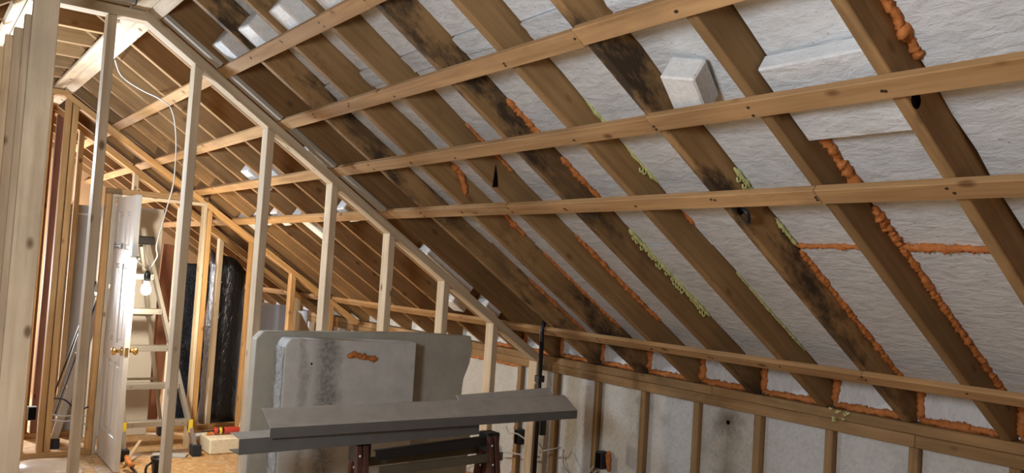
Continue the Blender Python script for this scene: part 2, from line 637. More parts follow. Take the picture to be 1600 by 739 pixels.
tz = lambda x, d: -x * math.tan(TH) + d / CT
slab_poly(bm, [(0.3, tz(0.3, D)), (XC, tz(XC, D)), (2 * XC - 0.3, tz(0.3, D)), (2 * XC - 0.3, tz(0.3, D + 0.03)), (XC, tz(XC, D + 0.03)), (0.3, tz(0.3, D + 0.03))], YMIN, YMAX)
ceiling = obj('ceiling', mesh_from(bm, 'roof_sheathing'), 'sheath')
tag(ceiling, 'sloped attic roof of brown rafters, strapping and white foam boards', 'ceiling', kind='structure')

# rafters: profile in local (x outward, z upslope)
def rafter_mesh(mat):
    bm = bmesh.new()
    # heel at s=0, level seat to x=+0.11, plumb end
    def loc(x, z):
        v = Vector((x, 0, z))
        return (v.dot(NR), v.dot(SL))
    prof = [loc(0, 0), loc(0.11, 0), loc(0.11, tz(0.11, D)), (D, loc(XC + 0.02, tz(XC + 0.02, D))[1]), loc(XC + 0.02, tz(XC + 0.02, 0))]
    va = [bm.verts.new((x, -0.019, z)) for x, z in prof]
    vb = [bm.verts.new((x, 0.019, z)) for x, z in prof]
    bm.faces.new(va)
    bm.faces.new(vb[::-1])
    for i in range(len(prof)):
        j = (i + 1) % len(prof)
        bm.faces.new((va[i], va[j], vb[j], vb[i]))
    bmesh.ops.recalc_face_normals(bm, faces=bm.faces)
    bmesh.ops.bevel(bm, geom=list(bm.edges), offset=0.003, segments=1, affect='EDGES')
    return mesh_from(bm, 'rafter')


rm_near, rm_mold, rm_far, rm_left = [rafter_mesh(0) for _ in range(4)]
KS = list(range(-8, 22))
for k in KS:
    yc = Y0 + SP * k - 0.019
    far = yc > 4.4
    mold = k in (1, 3, 5, 6) and not far
    obj('rafter', rm_far if far else rm_mold if mold else rm_near, 'rafter_far' if far else 'rafter_mold' if mold else 'rafter', rloc(0, yc, 0), ceiling)
    obj('rafter', rm_left, 'rafter_far', rloc(0, yc, 0, True), ceiling)
    yj = yc + 0.039
    board('joist', (XC - 0.36, yj, ZK + 0.09), (XC + 0.36, yj, ZK + 0.09), 0.18, 0.038, (0, 0, 1), 'rafter_far', ceiling)
box('ridge_board', (XC - 0.019, YMIN, 1.96), (XC + 0.019, YMAX, 2.16), 'rafter_far', ceiling)

# strapping
BT, BW = 0.024, 0.066


def strap(s, ya, yb, left=False, mat='batten', w=BW, t=BT):
    f = spl if left else sp
    o = board('batten', f(s, ya + 0.001, -t / 2), f(s, yb - 0.001, -t / 2), w, t, SLL if left else SL, mat, ceiling)
    return o


def nails(s, ya, yb, parent):
    bm = bmesh.new()
    for k in KS:
        yc = Y0 + SP * k - 0.019
        if not (ya < yc < yb) or yc < 0.6:
            continue
        for q in range(2):
            if random.random() < 0.2:
                continue
            ss = s + random.uniform(-0.02, 0.02)
            yy = yc + random.uniform(-0.012, 0.012)
            c = sp(ss, yy, -BT - 0.0008)
            m = Matrix.Translation(c) @ Matrix((Vector((0, 1, 0)).cross(NR), Vector((0, 1, 0)), NR)).transposed().to_4x4()
            bmesh.ops.create_cone(bm, cap_ends=True, segments=6, radius1=0.0048, radius2=0.0048, depth=0.003, matrix=m)
    o = obj('nail_heads', mesh_from(bm, 'nails'), 'nail', None, ceiling)
    o['kind'] = 'stuff'


rk = lambda k: Y0 + SP * k - 0.019
BS = {2.690: [rk(3)], 2.288: [rk(1)], 1.900: [rk(1)], 1.512: [rk(0), rk(4)], 0.372: [rk(1)]}
for s, joints in BS.items():
    cuts = [YMIN] + sorted(joints) + [4.475, 7.2, YMAX]
    for i, (a, b_) in enumerate(zip(cuts[:-1], cuts[1:])):
        tw = random.uniform(-0.004, 0.004)
        strap(s + tw, a, b_)
    nails(s, YMIN, 4.4, ceiling)
for s in (2.69, 2.288, 1.9, 1.512, 0.372):
    strap(s, YMIN, YMAX, True)
# boards along both edges of the flat ceiling
for (a, b_) in ((YMIN, 2.2), (2.2, 4.475), (4.475, 7.2), (7.2, YMAX)):
    strap(3.107, a, b_, w=0.066, mat='new')
    strap(3.107, a, b_, True, w=0.066, mat='new')
    for x in (-2.668, 2 * XC + 2.668):
        board('batten', (x, a + .001, ZK - 0.014), (x, b_ - .001, ZK - 0.014), 0.07, 0.024, (1, 0, 0), 'new', ceiling)
# grey backer boards between the strapping, next to the partition plate
ss = [0.372, 1.512, 1.9, 2.288, 2.69, 3.107]
for a, b_ in zip(ss[:-1], ss[1:]):
    if a < 1:
        continue
    board('backer', sp(a + 0.036, 4.43, -0.012), sp(b_ - 0.036, 4.43, -0.012), 0.075, 0.022, (0, 1, 0), 'grey', ceiling)
board('backer', (-2.71, 4.43, ZK - 0.014), (-3.05, 4.43, ZK - 0.014), 0.075, 0.022, (0, 1, 0), 'grey', ceiling)

# foam boards in the bays
def foam_board(s0, s1, ya, yb, d, seed, mat='eps', thick=0.07):
    rnd = random.Random(seed)
    bm = bmesh.new()
    n = max(3, int((s1 - s0) / 0.14))
    w, l = yb - ya, s1 - s0
    rows_b, rows_t = [], []
    for i in range(n + 1):
        z = -l / 2 + l * i / n
        e0 = -w / 2 + rnd.uniform(0, 0.006)
        e1 = w / 2 - rnd.uniform(0.0, 0.010)
        rows_b.append([bm.verts.new((rnd.uniform(-0.003, 0.003), e0 + (e1 - e0) * q, z)) for q in (0, 0.5, 1)])
        rows_t.append([bm.verts.new((thick, e0, z)), bm.verts.new((thick, e1, z))])
    for i in range(n):
        for q in range(2):
            bm.faces.new((rows_b[i][q], rows_b[i][q + 1], rows_b[i + 1][q + 1], rows_b[i + 1][q]))
        bm.faces.new((rows_t[i][0], rows_t[i + 1][0], rows_t[i + 1][1], rows_t[i][1]))
        bm.faces.new((rows_b[i][0], rows_b[i + 1][0], rows_t[i + 1][0], rows_t[i][0]))
        bm.faces.new((rows_b[i][2], rows_t[i][1], rows_t[i + 1][1], rows_b[i + 1][2]))
    for i in (0, n):
        bm.faces.new((rows_b[i][0], rows_b[i][1], rows_b[i][2], rows_t[i][1], rows_t[i][0]))
    return obj('foam_board', mesh_from(bm, 'foam_board'), mat, rloc((s0 + s1) / 2, (ya + yb) / 2, d), ceiling)


DF = 0.118
for k in range(-6, 8):
    ya, yb = Y0 + SP * (k - 1) + 0.002, Y0 + SP * k - 0.040       # bay between rafter k-1 and k
    r = random.Random(100 + k)
    j1, j2 = 1.08, 2.28 + r.uniform(-0.02, 0.02)
    if k == 7:
        continue
    foam_board(0.10, j1 - 0.004, ya, yb, DF + r.uniform(-0.004, 0.004), k * 3)
    foam_board(j1 + 0.004, j2 - 0.03, ya, yb, DF + r.uniform(-0.005, 0.005), k * 3 + 1)
    foam_board(j2 - 0.027, j2 + 0.06, ya, yb - 0.008, DF - 0.006, k * 3 + 50)
    foam_board(j2 + 0.064, 3.20, ya, yb, DF + r.uniform(-0.002, 0.010), k * 3 + 2)

# eave blocks: upright foam between the rafter heels, framed by orange foam
for k in range(-6, 22):
    ya, yb = Y0 + SP * (k - 1) + 0.002, Y0 + SP * k - 0.040
    box('eave_board', (0.055, ya, 0.003), (0.10, yb, 0.20), 'eps', ceiling, 0.002)
    if -1 <= k <= 9:
        r = random.Random(k)
        x = 0.052
        pts = [(x, ya + 0.012, 0.17), (x, ya + 0.012, 0.012), (x, yb - 0.012, 0.012), (x, yb - 0.014, 0.09), (x, yb - 0.014, 0.17), (x, ya + 0.012, 0.172)]
        rr = 0.018 if k < 6 else 0.015
        bead('foam_bead', pts[1:3], rr, 'orange_foam', ceiling, k * 5 + 1)
        bead('foam_bead', pts[2:5], rr * 1.05, 'orange_foam', ceiling, k * 5 + 2)
        bead('foam_bead', pts[4:6], rr, 'orange_foam', ceiling, k * 5 + 3)
        bead('foam_bead', pts[0:2], rr * 0.8, 'orange_foam', ceiling, k * 5 + 4)

# expanding foam along the rafters: (rafter k, s from, s to, radius, colour)
for i, (k, sa, sb, r, c) in enumerate([
        (-1, 2.12, 1.87, 0.017, 'orange_foam'), (0, 1.64, 1.36, 0.018, 'orange_foam'), (0, 1.30, 1.09, 0.017, 'orange_foam'),
        (0, 1.09, 0.12, 0.013, 'orange_foam'), (1, 1.06, 0.10, 0.013, 'orange_foam'), (4, 1.16, 0.42, 0.012, 'orange_foam'),
        (3, 1.68, 1.40, 0.012, 'orange_foam'), (3, 2.03, 1.80, 0.015, 'orange_foam'), (5, 1.00, 0.30, 0.010, 'orange_foam'),
        (6, 0.75, 0.2, 0.010, 'orange_foam'), (5, 1.72, 1.63, 0.020, 'orange_foam'), (5, 1.35, 1.15, 0.014, 'orange_foam'),
        (4, 1.95, 1.62, 0.008, 'orange_foam'), (2, 1.3, 1.22, 0.010, 'orange_foam'),
        (3, 1.19, 0.52, 0.010, 'yellow_foam'), (2, 1.95, 1.81, 0.008, 'yellow_foam'), (2, 1.71, 1.48, 0.007, 'yellow_foam'),
        (1, 1.53, 1.37, 0.009, 'yellow_foam'), (2, 0.9, 0.3, 0.005, 'yellow_foam'), (1, 1.25, 1.08, 0.008, 'yellow_foam')]):
    y = Y0 + SP * k - 0.038 - 0.008
    bead('foam_bead', [sp(sa, y, DF - 0.004), sp((sa + sb) / 2, y, DF - 0.006), sp(sb, y, DF - 0.004)], r, c, ceiling, 40 + i, rough=0.8)
# seams across two bays
for k, sd in ((0, 1), (1, 2)):
    ya, yb = Y0 + SP * (k - 1) + 0.004, Y0 + SP * k - 0.042
    bead('foam_bead', [sp(1.075, ya, DF - 0.002), sp(1.085, yb, DF - 0.004)], 0.015 if k == 0 else 0.009, 'orange_foam', ceiling, 90 + k, rough=0.8)
# orange drip on a rafter face and curled yellow drips
bead('foam_drip', [sp(1.66, rk(5) - 0.024, 0.10), sp(1.60, rk(5) - 0.028, 0.075), sp(1.565, rk(5) - 0.026, 0.04)], 0.015, 'orange_foam', ceiling, 77)
r = random.Random(3)
for (k, sa, sb, n) in ((3, 1.15, 0.55, 26), (1, 1.50, 1.37, 7), (2, 1.6, 1.5, 3)):
    for i in range(n):
        s = sa + (sb - sa) * (i + r.random() * 0.6) / n
        y = Y0 + SP * k - 0.043
        L = r.uniform(0.012, 0.034)
        pts = [sp(s, y, DF - 0.004), sp(s - 0.008, y - 0.006, DF - 0.004 - L * 0.5), sp(s - 0.002, y - 0.004, DF - L), sp(s + 0.010, y - 0.004, DF - L * 0.7)]
        tube('foam_drip', smooth_path(pts, 3), 0.0042, 'yellow_foam', ceiling, 5)
r = random.Random(9)
for i in range(9):
    y = 2.24 + r.uniform(0, 0.10)
    z = 0.004 - r.uniform(0, 0.02) if i < 6 else -r.uniform(0.03, 0.07)
    tube('foam_drip', smooth_path([(-0.004, y, z), (-0.012, y + 0.008, z - 0.006), (-0.006, y + 0.014, z + 0.002)], 3), 0.0045, 'yellow_foam', ceiling, 5)
# bored holes through rafters
for (k, s, d, ra) in ((-1, 1.812, 0.012, 0.022), (1, 1.41, 0.014, 0.020)):
    y = Y0 + SP * k - 0.0385
    lathe('bored_hole', [(ra, -0.001), (ra * 0.98, 0.001)], sp(s, y, d + 0.012), 'hole', ceiling, 14, Matrix.Rotation(math.pi / 2, 4, 'X'))
tube('cable_stub', smooth_path([sp(1.42, rk(1) - 0.022, 0.03), sp(1.40, rk(1) - 0.05, 0.012), sp(1.37, rk(1) - 0.04, 0.0), sp(1.36, rk(1) - 0.025, 0.02)], 4), 0.009, 'black', ceiling, 7)
prism('dark_split', [(-0.018, -0.05), (0.012, -0.045), (0.006, 0.0), (-0.008, 0.055)], -0.001, 0.001, 'hole', None)
o = bpy.data.objects['dark_split']
o.parent = ceiling
o.matrix_basis = WM[ceiling.name].inverted() @ Matrix.Translation((0, 0, H)) @ Matrix.Translation(sp(1.672, rk(4) - 0.0205, 0.03))

# ================================================================ right knee wall
wall_right = box('wall_right', (0.095, YMIN, -H), (0.12, YMAX, 0.0), 'sheath')
tag(wall_right, 'low knee wall of brown studs with white foam infill on the right', 'wall', kind='structure')
for (a, b_) in ((YMIN, 1.12), (1.12, 3.05), (3.05, 6.3), (6.3, YMAX)):
    board('top_plate', (0.045, a + .001, -0.0235), (0.045, b_ - .001, -0.0235), 0.094, 0.045, (1, 0, 0), 'plate', wall_right)
for (a, b_) in ((YMIN, 0.4), (0.4, 1.94), (1.94, 4.6), (4.6, YMAX)):
    board('top_plate', (0.047, a + .001, -0.0745), (0.047, b_ - .001, -0.0745), 0.090, 0.053, (1, 0, 0), 'plate', wall_right)
board('bottom_plate', (0.047, YMIN, -H + 0.02), (0.047, YMAX, -H + 0.02), 0.09, 0.038, (1, 0, 0), 'plate', wall_right)
for i in range(-9, 21):
    y = 1.966 + 0.404 * i - 0.021
    box('stud', (0.003, y - 0.021, -H + 0.04), (0.092, y + 0.021, -0.102), 'kstud', wall_right)
    ya, yb = y + 0.024, y + 0.404 - 0.024
    if i in (5,):
        ya += 0.012
    box('foam_board', (0.032 + random.uniform(-.006, .006), ya, -H + 0.04), (0.09, yb, -0.103), 'eps_spot' if i == 2 else 'eps_wall', wall_right, 0.003)
    if i in (7, 8):
        for yy in (ya + 0.004, yb - 0.004):
            bead('foam_bead', [(0.025, yy, -0.13), (0.025, yy, -0.6), (0.025, yy, -0.98)], 0.014, 'orange_foam', wall_right, i)
        bead('foam_bead', [(0.02, ya, -0.108), (0.02, yb, -0.108)], 0.012, 'orange_foam', wall_right, i + 3)
        bead('foam_bead', [(0.02, ya, -0.98), (0.02, yb, -0.98)], 0.016, 'orange_foam', wall_right, i + 4)
# sooty stain spots on two foam boards are a dent in the foam
lathe('foam_dent', [(0.012, -0.001), (0.011, 0.002)], (0.027, 2.955, -0.175), 'hole', wall_right, 12, Matrix.Rotation(-math.pi / 2, 4, 'Y'))

# ================================================================ near partition with sloping plate
wall_mid = empty('wall_middle', (-1.4, 4.52, -H))
tag(wall_mid, 'open stud partition of pale new lumber with a sloping top plate', 'wall', kind='structure')
PT = 0.048     # plate thickness
DP = -(BT + 0.002 + PT)


def stud_to_slope(name, x0, x1, ya, yb, d, mat, parent, zb=-H + 0.04, ztop=None):
    z = lambda x: (x * -math.tan(TH) + d / CT) if ztop is None else ztop
    return prism(name, [(x0, zb), (x1, zb), (x1, z(x1) - 0.001), (x0, z(x0) - 0.001)], ya, yb, mat, parent, 'Y', 0.0025)


def plate_slope(s0, s1, y, w, mat, parent, t=PT):
    board('top_plate', sp(s0, y, -BT - 0.002 - t / 2), sp(s1, y, -BT - 0.002 - t / 2), w, t, (0, 1, 0), mat, parent)


plate_slope(0.045, 3.15, 4.522, 0.088, 'new', wall_mid)
board('top_plate', (-2.585, 4.522, 1.682), (-3.13, 4.522, 1.682), 0.087, 0.048, (0, 1, 0), 'new', wall_mid)
for x in (-2.39, -1.99, -1.60, -1.22, -0.825, -0.442, -0.075):
    stud_to_slope('stud', x, x + 0.04, 4.48, 4.566, DP, 'new', wall_mid)
stud_to_slope('stud', -2.812, -2.772, 4.48, 4.566, 0, 'new', wall_mid, ztop=1.657)
board('bottom_plate', (0.0, 4.523, -H + 0.02), (-2.35, 4.523, -H + 0.02), 0.088, 0.038, (0, 1, 0), 'new', wall_mid)
board('bottom_plate', (-2.76, 4.523, -H + 0.02), (-2.83, 4.523, -H + 0.02), 0.088, 0.038, (0, 1, 0), 'new', wall_mid)

# stud row running away on the left
wall_left = empty('wall_left', (-3.16, 4.3, -H))
tag(wall_left, 'row of pale upright studs at the left edge of the picture', 'wall', kind='structure')
for y, zt, dx in ((3.62, 1.66, 0.0), (4.05, 1.475, 0.012), (4.45, 1.50, 0.008), (4.85, 1.545, 0.004), (5.25, 1.56, 0.0)):
    box('stud', (-3.205 + dx, y, -H + 0.04), (-3.118 + dx, y + 0.04, zt), 'new', wall_left)
board('bottom_plate', (-3.16, 3.5, -H + 0.02), (-3.16, 5.4, -H + 0.02), 0.088, 0.038, (1, 0, 0), 'new', wall_left)

# ================================================================ second partition with door opening
wall_hall = empty('wall_hall', (-1.4, 7.24, -H))
tag(wall_hall, 'orange brown stud partition with a door opening behind the pale one', 'wall', kind='structure')
plate_slope(0.05, 3.12, 7.245, 0.088, 'orange', wall_hall, 0.042)
board('top_plate', (-2.60, 7.245, 1.682), (-3.11, 7.245, 1.682), 0.088, 0.042, (0, 1, 0), 'orange', wall_hall)
DP2 = -(BT + 0.002 + 0.042)
for x, w in ((-2.735, 0.04), (-2.605, 0.038), (-2.56, 0.042), (-1.115, 0.042), (-0.74, 0.042), (-0.36, 0.04)):
    zt = 1.66 if x < -2.6 else None
    stud_to_slope('stud', x, x + w, 7.205, 7.288, DP2, 'orange', wall_hall, ztop=zt)
stud_to_slope('stud', -1.50, -1.46, 7.205, 7.288, DP2, 'orange', wall_hall)
box('stud', (-2.275, 7.205, -H + 0.04), (-2.235, 7.288, 0.955), 'orange', wall_hall)
box('header', (-2.275, 7.205, 0.957), (-1.502, 7.288, 1.0), 'plate', wall_hall)
board('bottom_plate', (-3.1, 7.246, -H + 0.02), (-2.235, 7.246, -H + 0.02), 0.088, 0.038, (0, 1, 0), 'orange', wall_hall)
board('bottom_plate', (-1.5, 7.246, -H + 0.02), (0.0, 7.246, -H + 0.02), 0.088, 0.038, (0, 1, 0), 'orange', wall_hall)
trim = empty('trim_1', (-1.87, 7.24, -H))
tag(trim, 'pale wooden door jamb lining the opening behind the panel door', 'door frame', kind='structure')
box('jamb', (-1.53, 7.20, -H), (-1.504, 7.295, 0.93), 'new', trim)
box('jamb', (-2.232, 7.20, -H), (-2.206, 7.295, 0.93), 'new', trim)
box('head_jamb', (-2.232, 7.20, 0.93), (-1.504, 7.295, 0.955), 'new', trim)

# ================================================================ third partition
wall_far = empty('wall_far', (-1.4, 8.0, -H))
tag(wall_far, 'brightly lit stud partition furthest from the camera', 'wall', kind='structure')
plate_slope(0.05, 3.12, 8.0, 0.088, 'orange', wall_far, 0.042)
board('top_plate', (-2.60, 8.0, 1.682), (-3.11, 8.0, 1.682), 0.088, 0.042, (0, 1, 0), 'orange', wall_far)
for x in (-2.392, -1.937, -1.535, -1.16, -0.77, -0.375):
    stud_to_slope('stud', x, x + 0.04, 7.958, 8.04, DP2, 'new', wall_far)
for x in (-2.635, -2.565):
    stud_to_slope('stud', x, x + 0.045, 7.958, 8.04, DP2, 'redwood', wall_far, ztop=1.66 if x < -2.6 else None)
board('bottom_plate', (-2.7, 8.0, -H + 0.02), (0.0, 8.0, -H + 0.02), 0.088, 0.038, (0, 1, 0), 'orange', wall_far)

# ================================================================ outer shell
def gable(name, ya, yb, label):
    zt = tz(XC, D)
    o = prism(name, [(0.12, -H), (0.12, tz(0.12, D)), (XC, zt), (2 * XC - 0.12, tz(0.12, D)), (2 * XC - 0.12, -H)], ya, yb, 'wallboard')
    tag(o, label, 'wall', kind='structure')


gable('wall_end', YMAX, YMAX + 0.05, 'brown boarded gable wall at the far end of the attic')
gable('wall_back', YMIN - 0.05, YMIN, 'brown boarded gable wall behind the camera')
o = box('wall_side', (2 * XC - 0.12, YMIN, -H), (2 * XC - 0.0, YMAX, 0.06), 'eps_wall')
tag(o, 'foam covered knee wall on the unseen side of the attic', 'wall', kind='structure')

# ================================================================ door
door = empty('door_1', (-2.185, 7.2, -H + 0.012))
tag(door, 'open cream six panel door with brass knob, hinged in the far partition', 'door', kind='structure')
DX0, DX1, DY0, DY1, DZ0, DZ1 = -2.200, -2.162, 6.52, 7.195, -H + 0.012, 0.925
box('door_core', (DX0 + 0.009, DY0 + 0.02, DZ0 + 0.02), (DX1 - 0.009, DY1 - 0.02, DZ1 - 0.02), 'door', door)
st = 0.115
ym = (DY0 + DY1) / 2
for ya, yb in ((DY0, DY0 + st), (ym - 0.05, ym + 0.05), (DY1 - st, DY1)):
    box('stile', (DX0, ya, DZ0), (DX1, yb, DZ1), 'door', door)
rails = [(DZ0, DZ0 + 0.22), (-0.30, -0.16), (0.42, 0.53), (DZ1 - 0.115, DZ1)]
cols = [(DY0 + st, ym - 0.05), (ym + 0.05, DY1 - st)]
for za, zb in rails:
    for ya, yb in cols:
        box('rail', (DX0 + 0.0005, ya, za), (DX1 - 0.0005, yb, zb), 'door', door)
for (z0, z1) in zip([r_[1] for r_ in rails[:-1]], [r_[0] for r_ in rails[1:]]):
    for ya, yb in cols:
        box('raised_panel', (DX0 + 0.003, ya + 0.028, z0 + 0.028), (DX1 - 0.003, yb - 0.028, z1 - 0.028), 'door', door, 0.006)
for sx in (-1, 1):
    x = DX0 if sx < 0 else DX1
    lathe('door_knob', [(0.032, 0), (0.032, 0.008), (0.012, 0.012), (0.012, 0.035), (0.024, 0.042), (0.029, 0.055), (0.022, 0.068), (0.006, 0.072)], (x, DY0 + 0.065, -0.20), 'brass', door, 16, Matrix.Rotation(sx * math.pi / 2, 4, 'Y'))
box('latch_plate', ((DX0 + DX1) / 2 - 0.012, DY0 - 0.002, -0.23), ((DX0 + DX1) / 2 + 0.012, DY0 + 0.001, -0.17), 'brass', door, 0.0)
for z in (-0.85, 0.0, 0.75):
    box('hinge', (DX1 - 0.004, DY1 - 0.002, z - 0.045), (DX1 + 0.008, DY1 + 0.01, z + 0.045), 'brass', door)
box('bar_latch', (DX0 - 0.012, 6.85, 0.545), (DX0 - 0.001, 7.12, 0.557), 'steelbox', door)
for y in (6.87, 7.10):
    box('latch_mount', (DX0 - 0.014, y - 0.012, 0.53), (DX0 - 0.0005, y + 0.012, 0.572), 'steelbox', door)

# ================================================================ work lamp on the door edge and its cable
lamp = thing('work_lamp', (-2.10, 6.45, 0.25), 'glowing bare bulb of a clamp lamp beside the panel door', 'lamp')
lathe('bulb', [(0.012, -0.05), (0.02, -0.035), (0.032, -0.01), (0.034, 0.008), (0.026, 0.03), (0.008, 0.04)], (-2.105, 6.43, 0.255), 'bulb', lamp, 16, Matrix.Rotation(math.pi, 4, 'X'))
lathe('socket', [(0.02, 0.0), (0.024, 0.01), (0.024, 0.06), (0.014, 0.08)], (-2.105, 6.43, 0.306), 'black', lamp, 14)
board('clamp_arm', (-2.105, 6.44, 0.385), (-2.18, 6.50, 0.475), 0.012, 0.006, (0, 1, 0), 'steelbox', lamp)
box('clamp_jaw', (-2.215, 6.49, 0.465), (-2.15, 6.518, 0.485), 'steelbox', lamp)
cab = tube('power_cable', smooth_path([(-2.583, 5.546, 1.655), (-2.523, 5.712, 1.615), (-2.466, 5.74, 1.576), (-2.383, 5.671, 1.52), (-2.314, 5.56, 1.47), (-2.232, 5.58, 1.42), (-2.162, 5.70, 1.263), (-2.105, 5.9, 1.012), (-2.084, 6.1, 0.849), (-2.088, 6.3, 0.585), (-2.06, 6.38, 0.50), (-2.075, 6.42, 0.44), (-2.095, 6.43, 0.395)], 8), 0.0042, 'cable', None, 7)
tag(cab, 'thin white cable looping down from the rafters to the clamp lamp', 'cable')

# ================================================================ step ladder
lad = thing('step_ladder', (-1.8, 7.4, -H), 'aluminium step ladder with black top cap standing behind the panel door', 'ladder')
A0, A1 = Vector((-2.06, 6.93, -H + 0.04)), Vector((-2.115, 7.33, 0.585))
B0, B1 = Vector((-1.53, 6.93, -H + 0.04)), Vector((-1.925, 7.33, 0.585))
board('rail', A0, A1, 0.03, 0.065, (1, 0, 0), 'alu', lad)
board('rail', B0, B1, 0.03, 0.065, (1, 0, 0), 'alu', lad)
C0, D0 = Vector((-2.04, 7.80, -H + 0.04)), Vector((-1.58, 7.80, -H + 0.04))
board('rear_leg', C0, A1 + Vector((0.035, 0.05, -0.02)), 0.026, 0.04, (1, 0, 0), 'alu', lad)
board('rear_leg', D0, B1 + Vector((-0.035, 0.05, -0.02)), 0.026, 0.04, (1, 0, 0), 'alu', lad)
for zz in (-0.80, -0.52, -0.235, 0.05, 0.32):
    t = (zz - A0.z) / (A1.z - A0.z)
    a, b_ = A0.lerp(A1, t), B0.lerp(B1, t)
    stp = board('step', a + Vector((0.016, 0, 0)), b_ - Vector((0.016, 0, 0)), 0.045, 0.085, (0, 0, 1), 'alu', lad)
    for q in (0.12, 0.88):
        c = a.lerp(b_, q)
        lathe('rivet', [(0.007, 0), (0.004, 0.004)], c + Vector((0, -0.043, 0)), 'steelbox', stp, 8, Matrix.Rotation(math.pi / 2, 4, 'X'))
for zz in (-0.55, 0.0):
    t = (zz - C0.z) / (A1.z - C0.z)
    board('rear_brace', C0.lerp(A1, t), D0.lerp(B1, t), 0.02, 0.012, (0, 0, 1), 'alu', lad)
prism('top_cap', [(-2.16, 7.27), (-1.88, 7.27), (-1.895, 7.43), (-2.145, 7.43)], 0.578, 0.645, 'black', lad, 'Z', 0.008)
for q in (A0, B0, C0, D0):
    box('foot', q + Vector((-0.034, -0.05, -0.039)), q + Vector((0.034, 0.05, 0.05)), 'rubber', lad, 0.006)
for q, dx in ((A0, 0.017), (B0, -0.017)):
    c = q.lerp(A1 if q is A0 else B1, 0.12)
    box('sticker', c + Vector((-0.016, -0.0375, -0.05)), c + Vector((0.016, -0.0345, 0.05)), 'yellow', lad, 0.0)
for t in (0.45, 0.62):
    c = B0.lerp(B1, t)
    lathe('hinge_knob', [(0.018, 0), (0.018, 0.012), (0.008, 0.016)], c + Vector((0.014, 0, 0)), 'black', lad, 10, Matrix.Rotation(math.pi / 2, 4, 'Y'))

# second ladder leaning sideways beyond the opening
l2 = thing('leaning_ladder', (-2.4, 7.5, -H), 'dark sided ladder leaning at a slant left of the panel door', 'ladder')
E0, E1 = Vector((-2.47, 7.40, -H + 0.09)), Vector((-2.185, 7.42, 0.25))
for dy in (0.0, 0.30):
    board('rail', E0 + Vector((0, dy, 0)), E1 + Vector((0, dy, 0)), 0.055, 0.028, (1, 0, 0), 'alu', l2)
    board('dark_strip', E0 + Vector((-0.030, dy, 0.12)), E1 + Vector((-0.030, dy, 0)), 0.008, 0.03, (1, 0, 0), 'rubber', l2, 0.0)
    box('foot', E0 + Vector((-0.04, dy - 0.03, -0.088)), E0 + Vector((0.04, dy + 0.03, 0.01)), 'rubber', l2, 0.006)
for t in (0.12, 0.32, 0.52, 0.72, 0.92):
    c = E0.lerp(E1, t)
    board('rung', c + Vector((0, 0.012, 0)), c + Vector((0, 0.288, 0)), 0.03, 0.03, (1, 0, 0), 'alu', l2)

# ================================================================ sheets and rolls beyond
o = box('door_slab', (-2.19, 7.86, -H + 0.001), (-1.69, 7.895, 0.90), 'whitepaint')
tag(o, 'plain white slab with a round knob hole standing behind the step ladder', 'door slab')
h = lathe('knob_hole', [(0.028, 0), (0.027, 0.002)], (-1.755, 7.859, -0.02), 'hole', o, 14, Matrix.Rotation(math.pi / 2, 4, 'X'))
o = box('drywall_sheet', (-2.43, 8.05, -H + 0.001), (-1.98, 8.063, 0.885), 'drywall')
tag(o, 'grey plasterboard sheet standing upright left of the white slab', 'plasterboard')
box('paper_tape', (-2.43, 8.0485, 0.80), (-1.98, 8.05, 0.815), 'white', o, 0.0)
o = board('red_board', (-1.62, 8.12, -H), (-1.50, 8.30, 0.60), 0.14, 0.02, (1, 0, 0), 'redwood')
tag(o, 'reddish brown board leaning upright right of the step ladder', 'board')
# black film roll
roll = thing('film_roll', (-0.965, 8.28, -H), 'tall upright roll of black plastic film with a torn slanting top', 'film roll')
bm = bmesh.new()
seg, rows = 28, 14
rg = []
for i in range(rows + 1):
    ring = []
    for k in range(seg):
        a = 2 * math.pi * k / seg
        zt = 1.545 - 0.09 * math.cos(a) + 0.025 * math.sin(3 * a)
        rr = 0.17 + 0.012 * mnoise.noise(Vector((math.cos(a) * 2, math.sin(a) * 2, i * 0.35)))
        ring.append(bm.verts.new((rr * math.cos(a), rr * math.sin(a), zt * i / rows)))
    rg.append(ring)
for i in range(rows):
    for k in range(seg):
        j = (k + 1) % seg
        bm.faces.new((rg[i][k], rg[i][j], rg[i + 1][j], rg[i + 1][k]))
bm.faces.new(rg[0][::-1])
inner = [bm.verts.new((v.co.x * 0.9, v.co.y * 0.9, v.co.z - 0.01)) for v in rg[-1]]
for k in range(seg):
    j = (k + 1) % seg
    bm.faces.new((rg[-1][k], rg[-1][j], inner[j], inner[k]))
obj('roll_body', mesh_from(bm, 'roll', True), 'film', Matrix.Translation((-0.965, 8.28, -H)), roll)
lathe('core_tube', [(0.05, 0.0), (0.05, 1.4), (0.04, 1.4), (0.04, 0.1)], (-0.965, 8.28, -H), 'card', roll)
# crumpled blue film sheet
bm = bmesh.new()
gx, gz = 10, 26
vv = []
for i in range(gx + 1):
    for k in range(gz + 1):
        x, z = i / gx * 0.22, k / gz * 1.50
        y = 0.05 * mnoise.noise(Vector((x * 6, z * 5, 1.7))) + 0.03 * mnoise.noise(Vector((x * 14, z * 13, 4.2)))
        vv.append(bm.verts.new((x, y, z)))
for i in range(gx):
    for k in range(gz):
        q = i * (gz + 1) + k
        bm.faces.new((vv[q], vv[q + gz + 1], vv[q + gz + 2], vv[q + 1]))
bmesh.ops.solidify(bm, geom=list(bm.faces), thickness=0.004)
o = obj('film_sheet', mesh_from(bm, 'film', True), 'bluefilm', Matrix.Translation((-1.40, 8.14, -H)))
tag(o, 'crumpled shiny dark blue plastic sheet hanging left of the black roll', 'plastic sheet')
o = box('foam_sheet', (-0.52, 8.60, -H), (-0.10, 8.63, 0.06), 'blue')
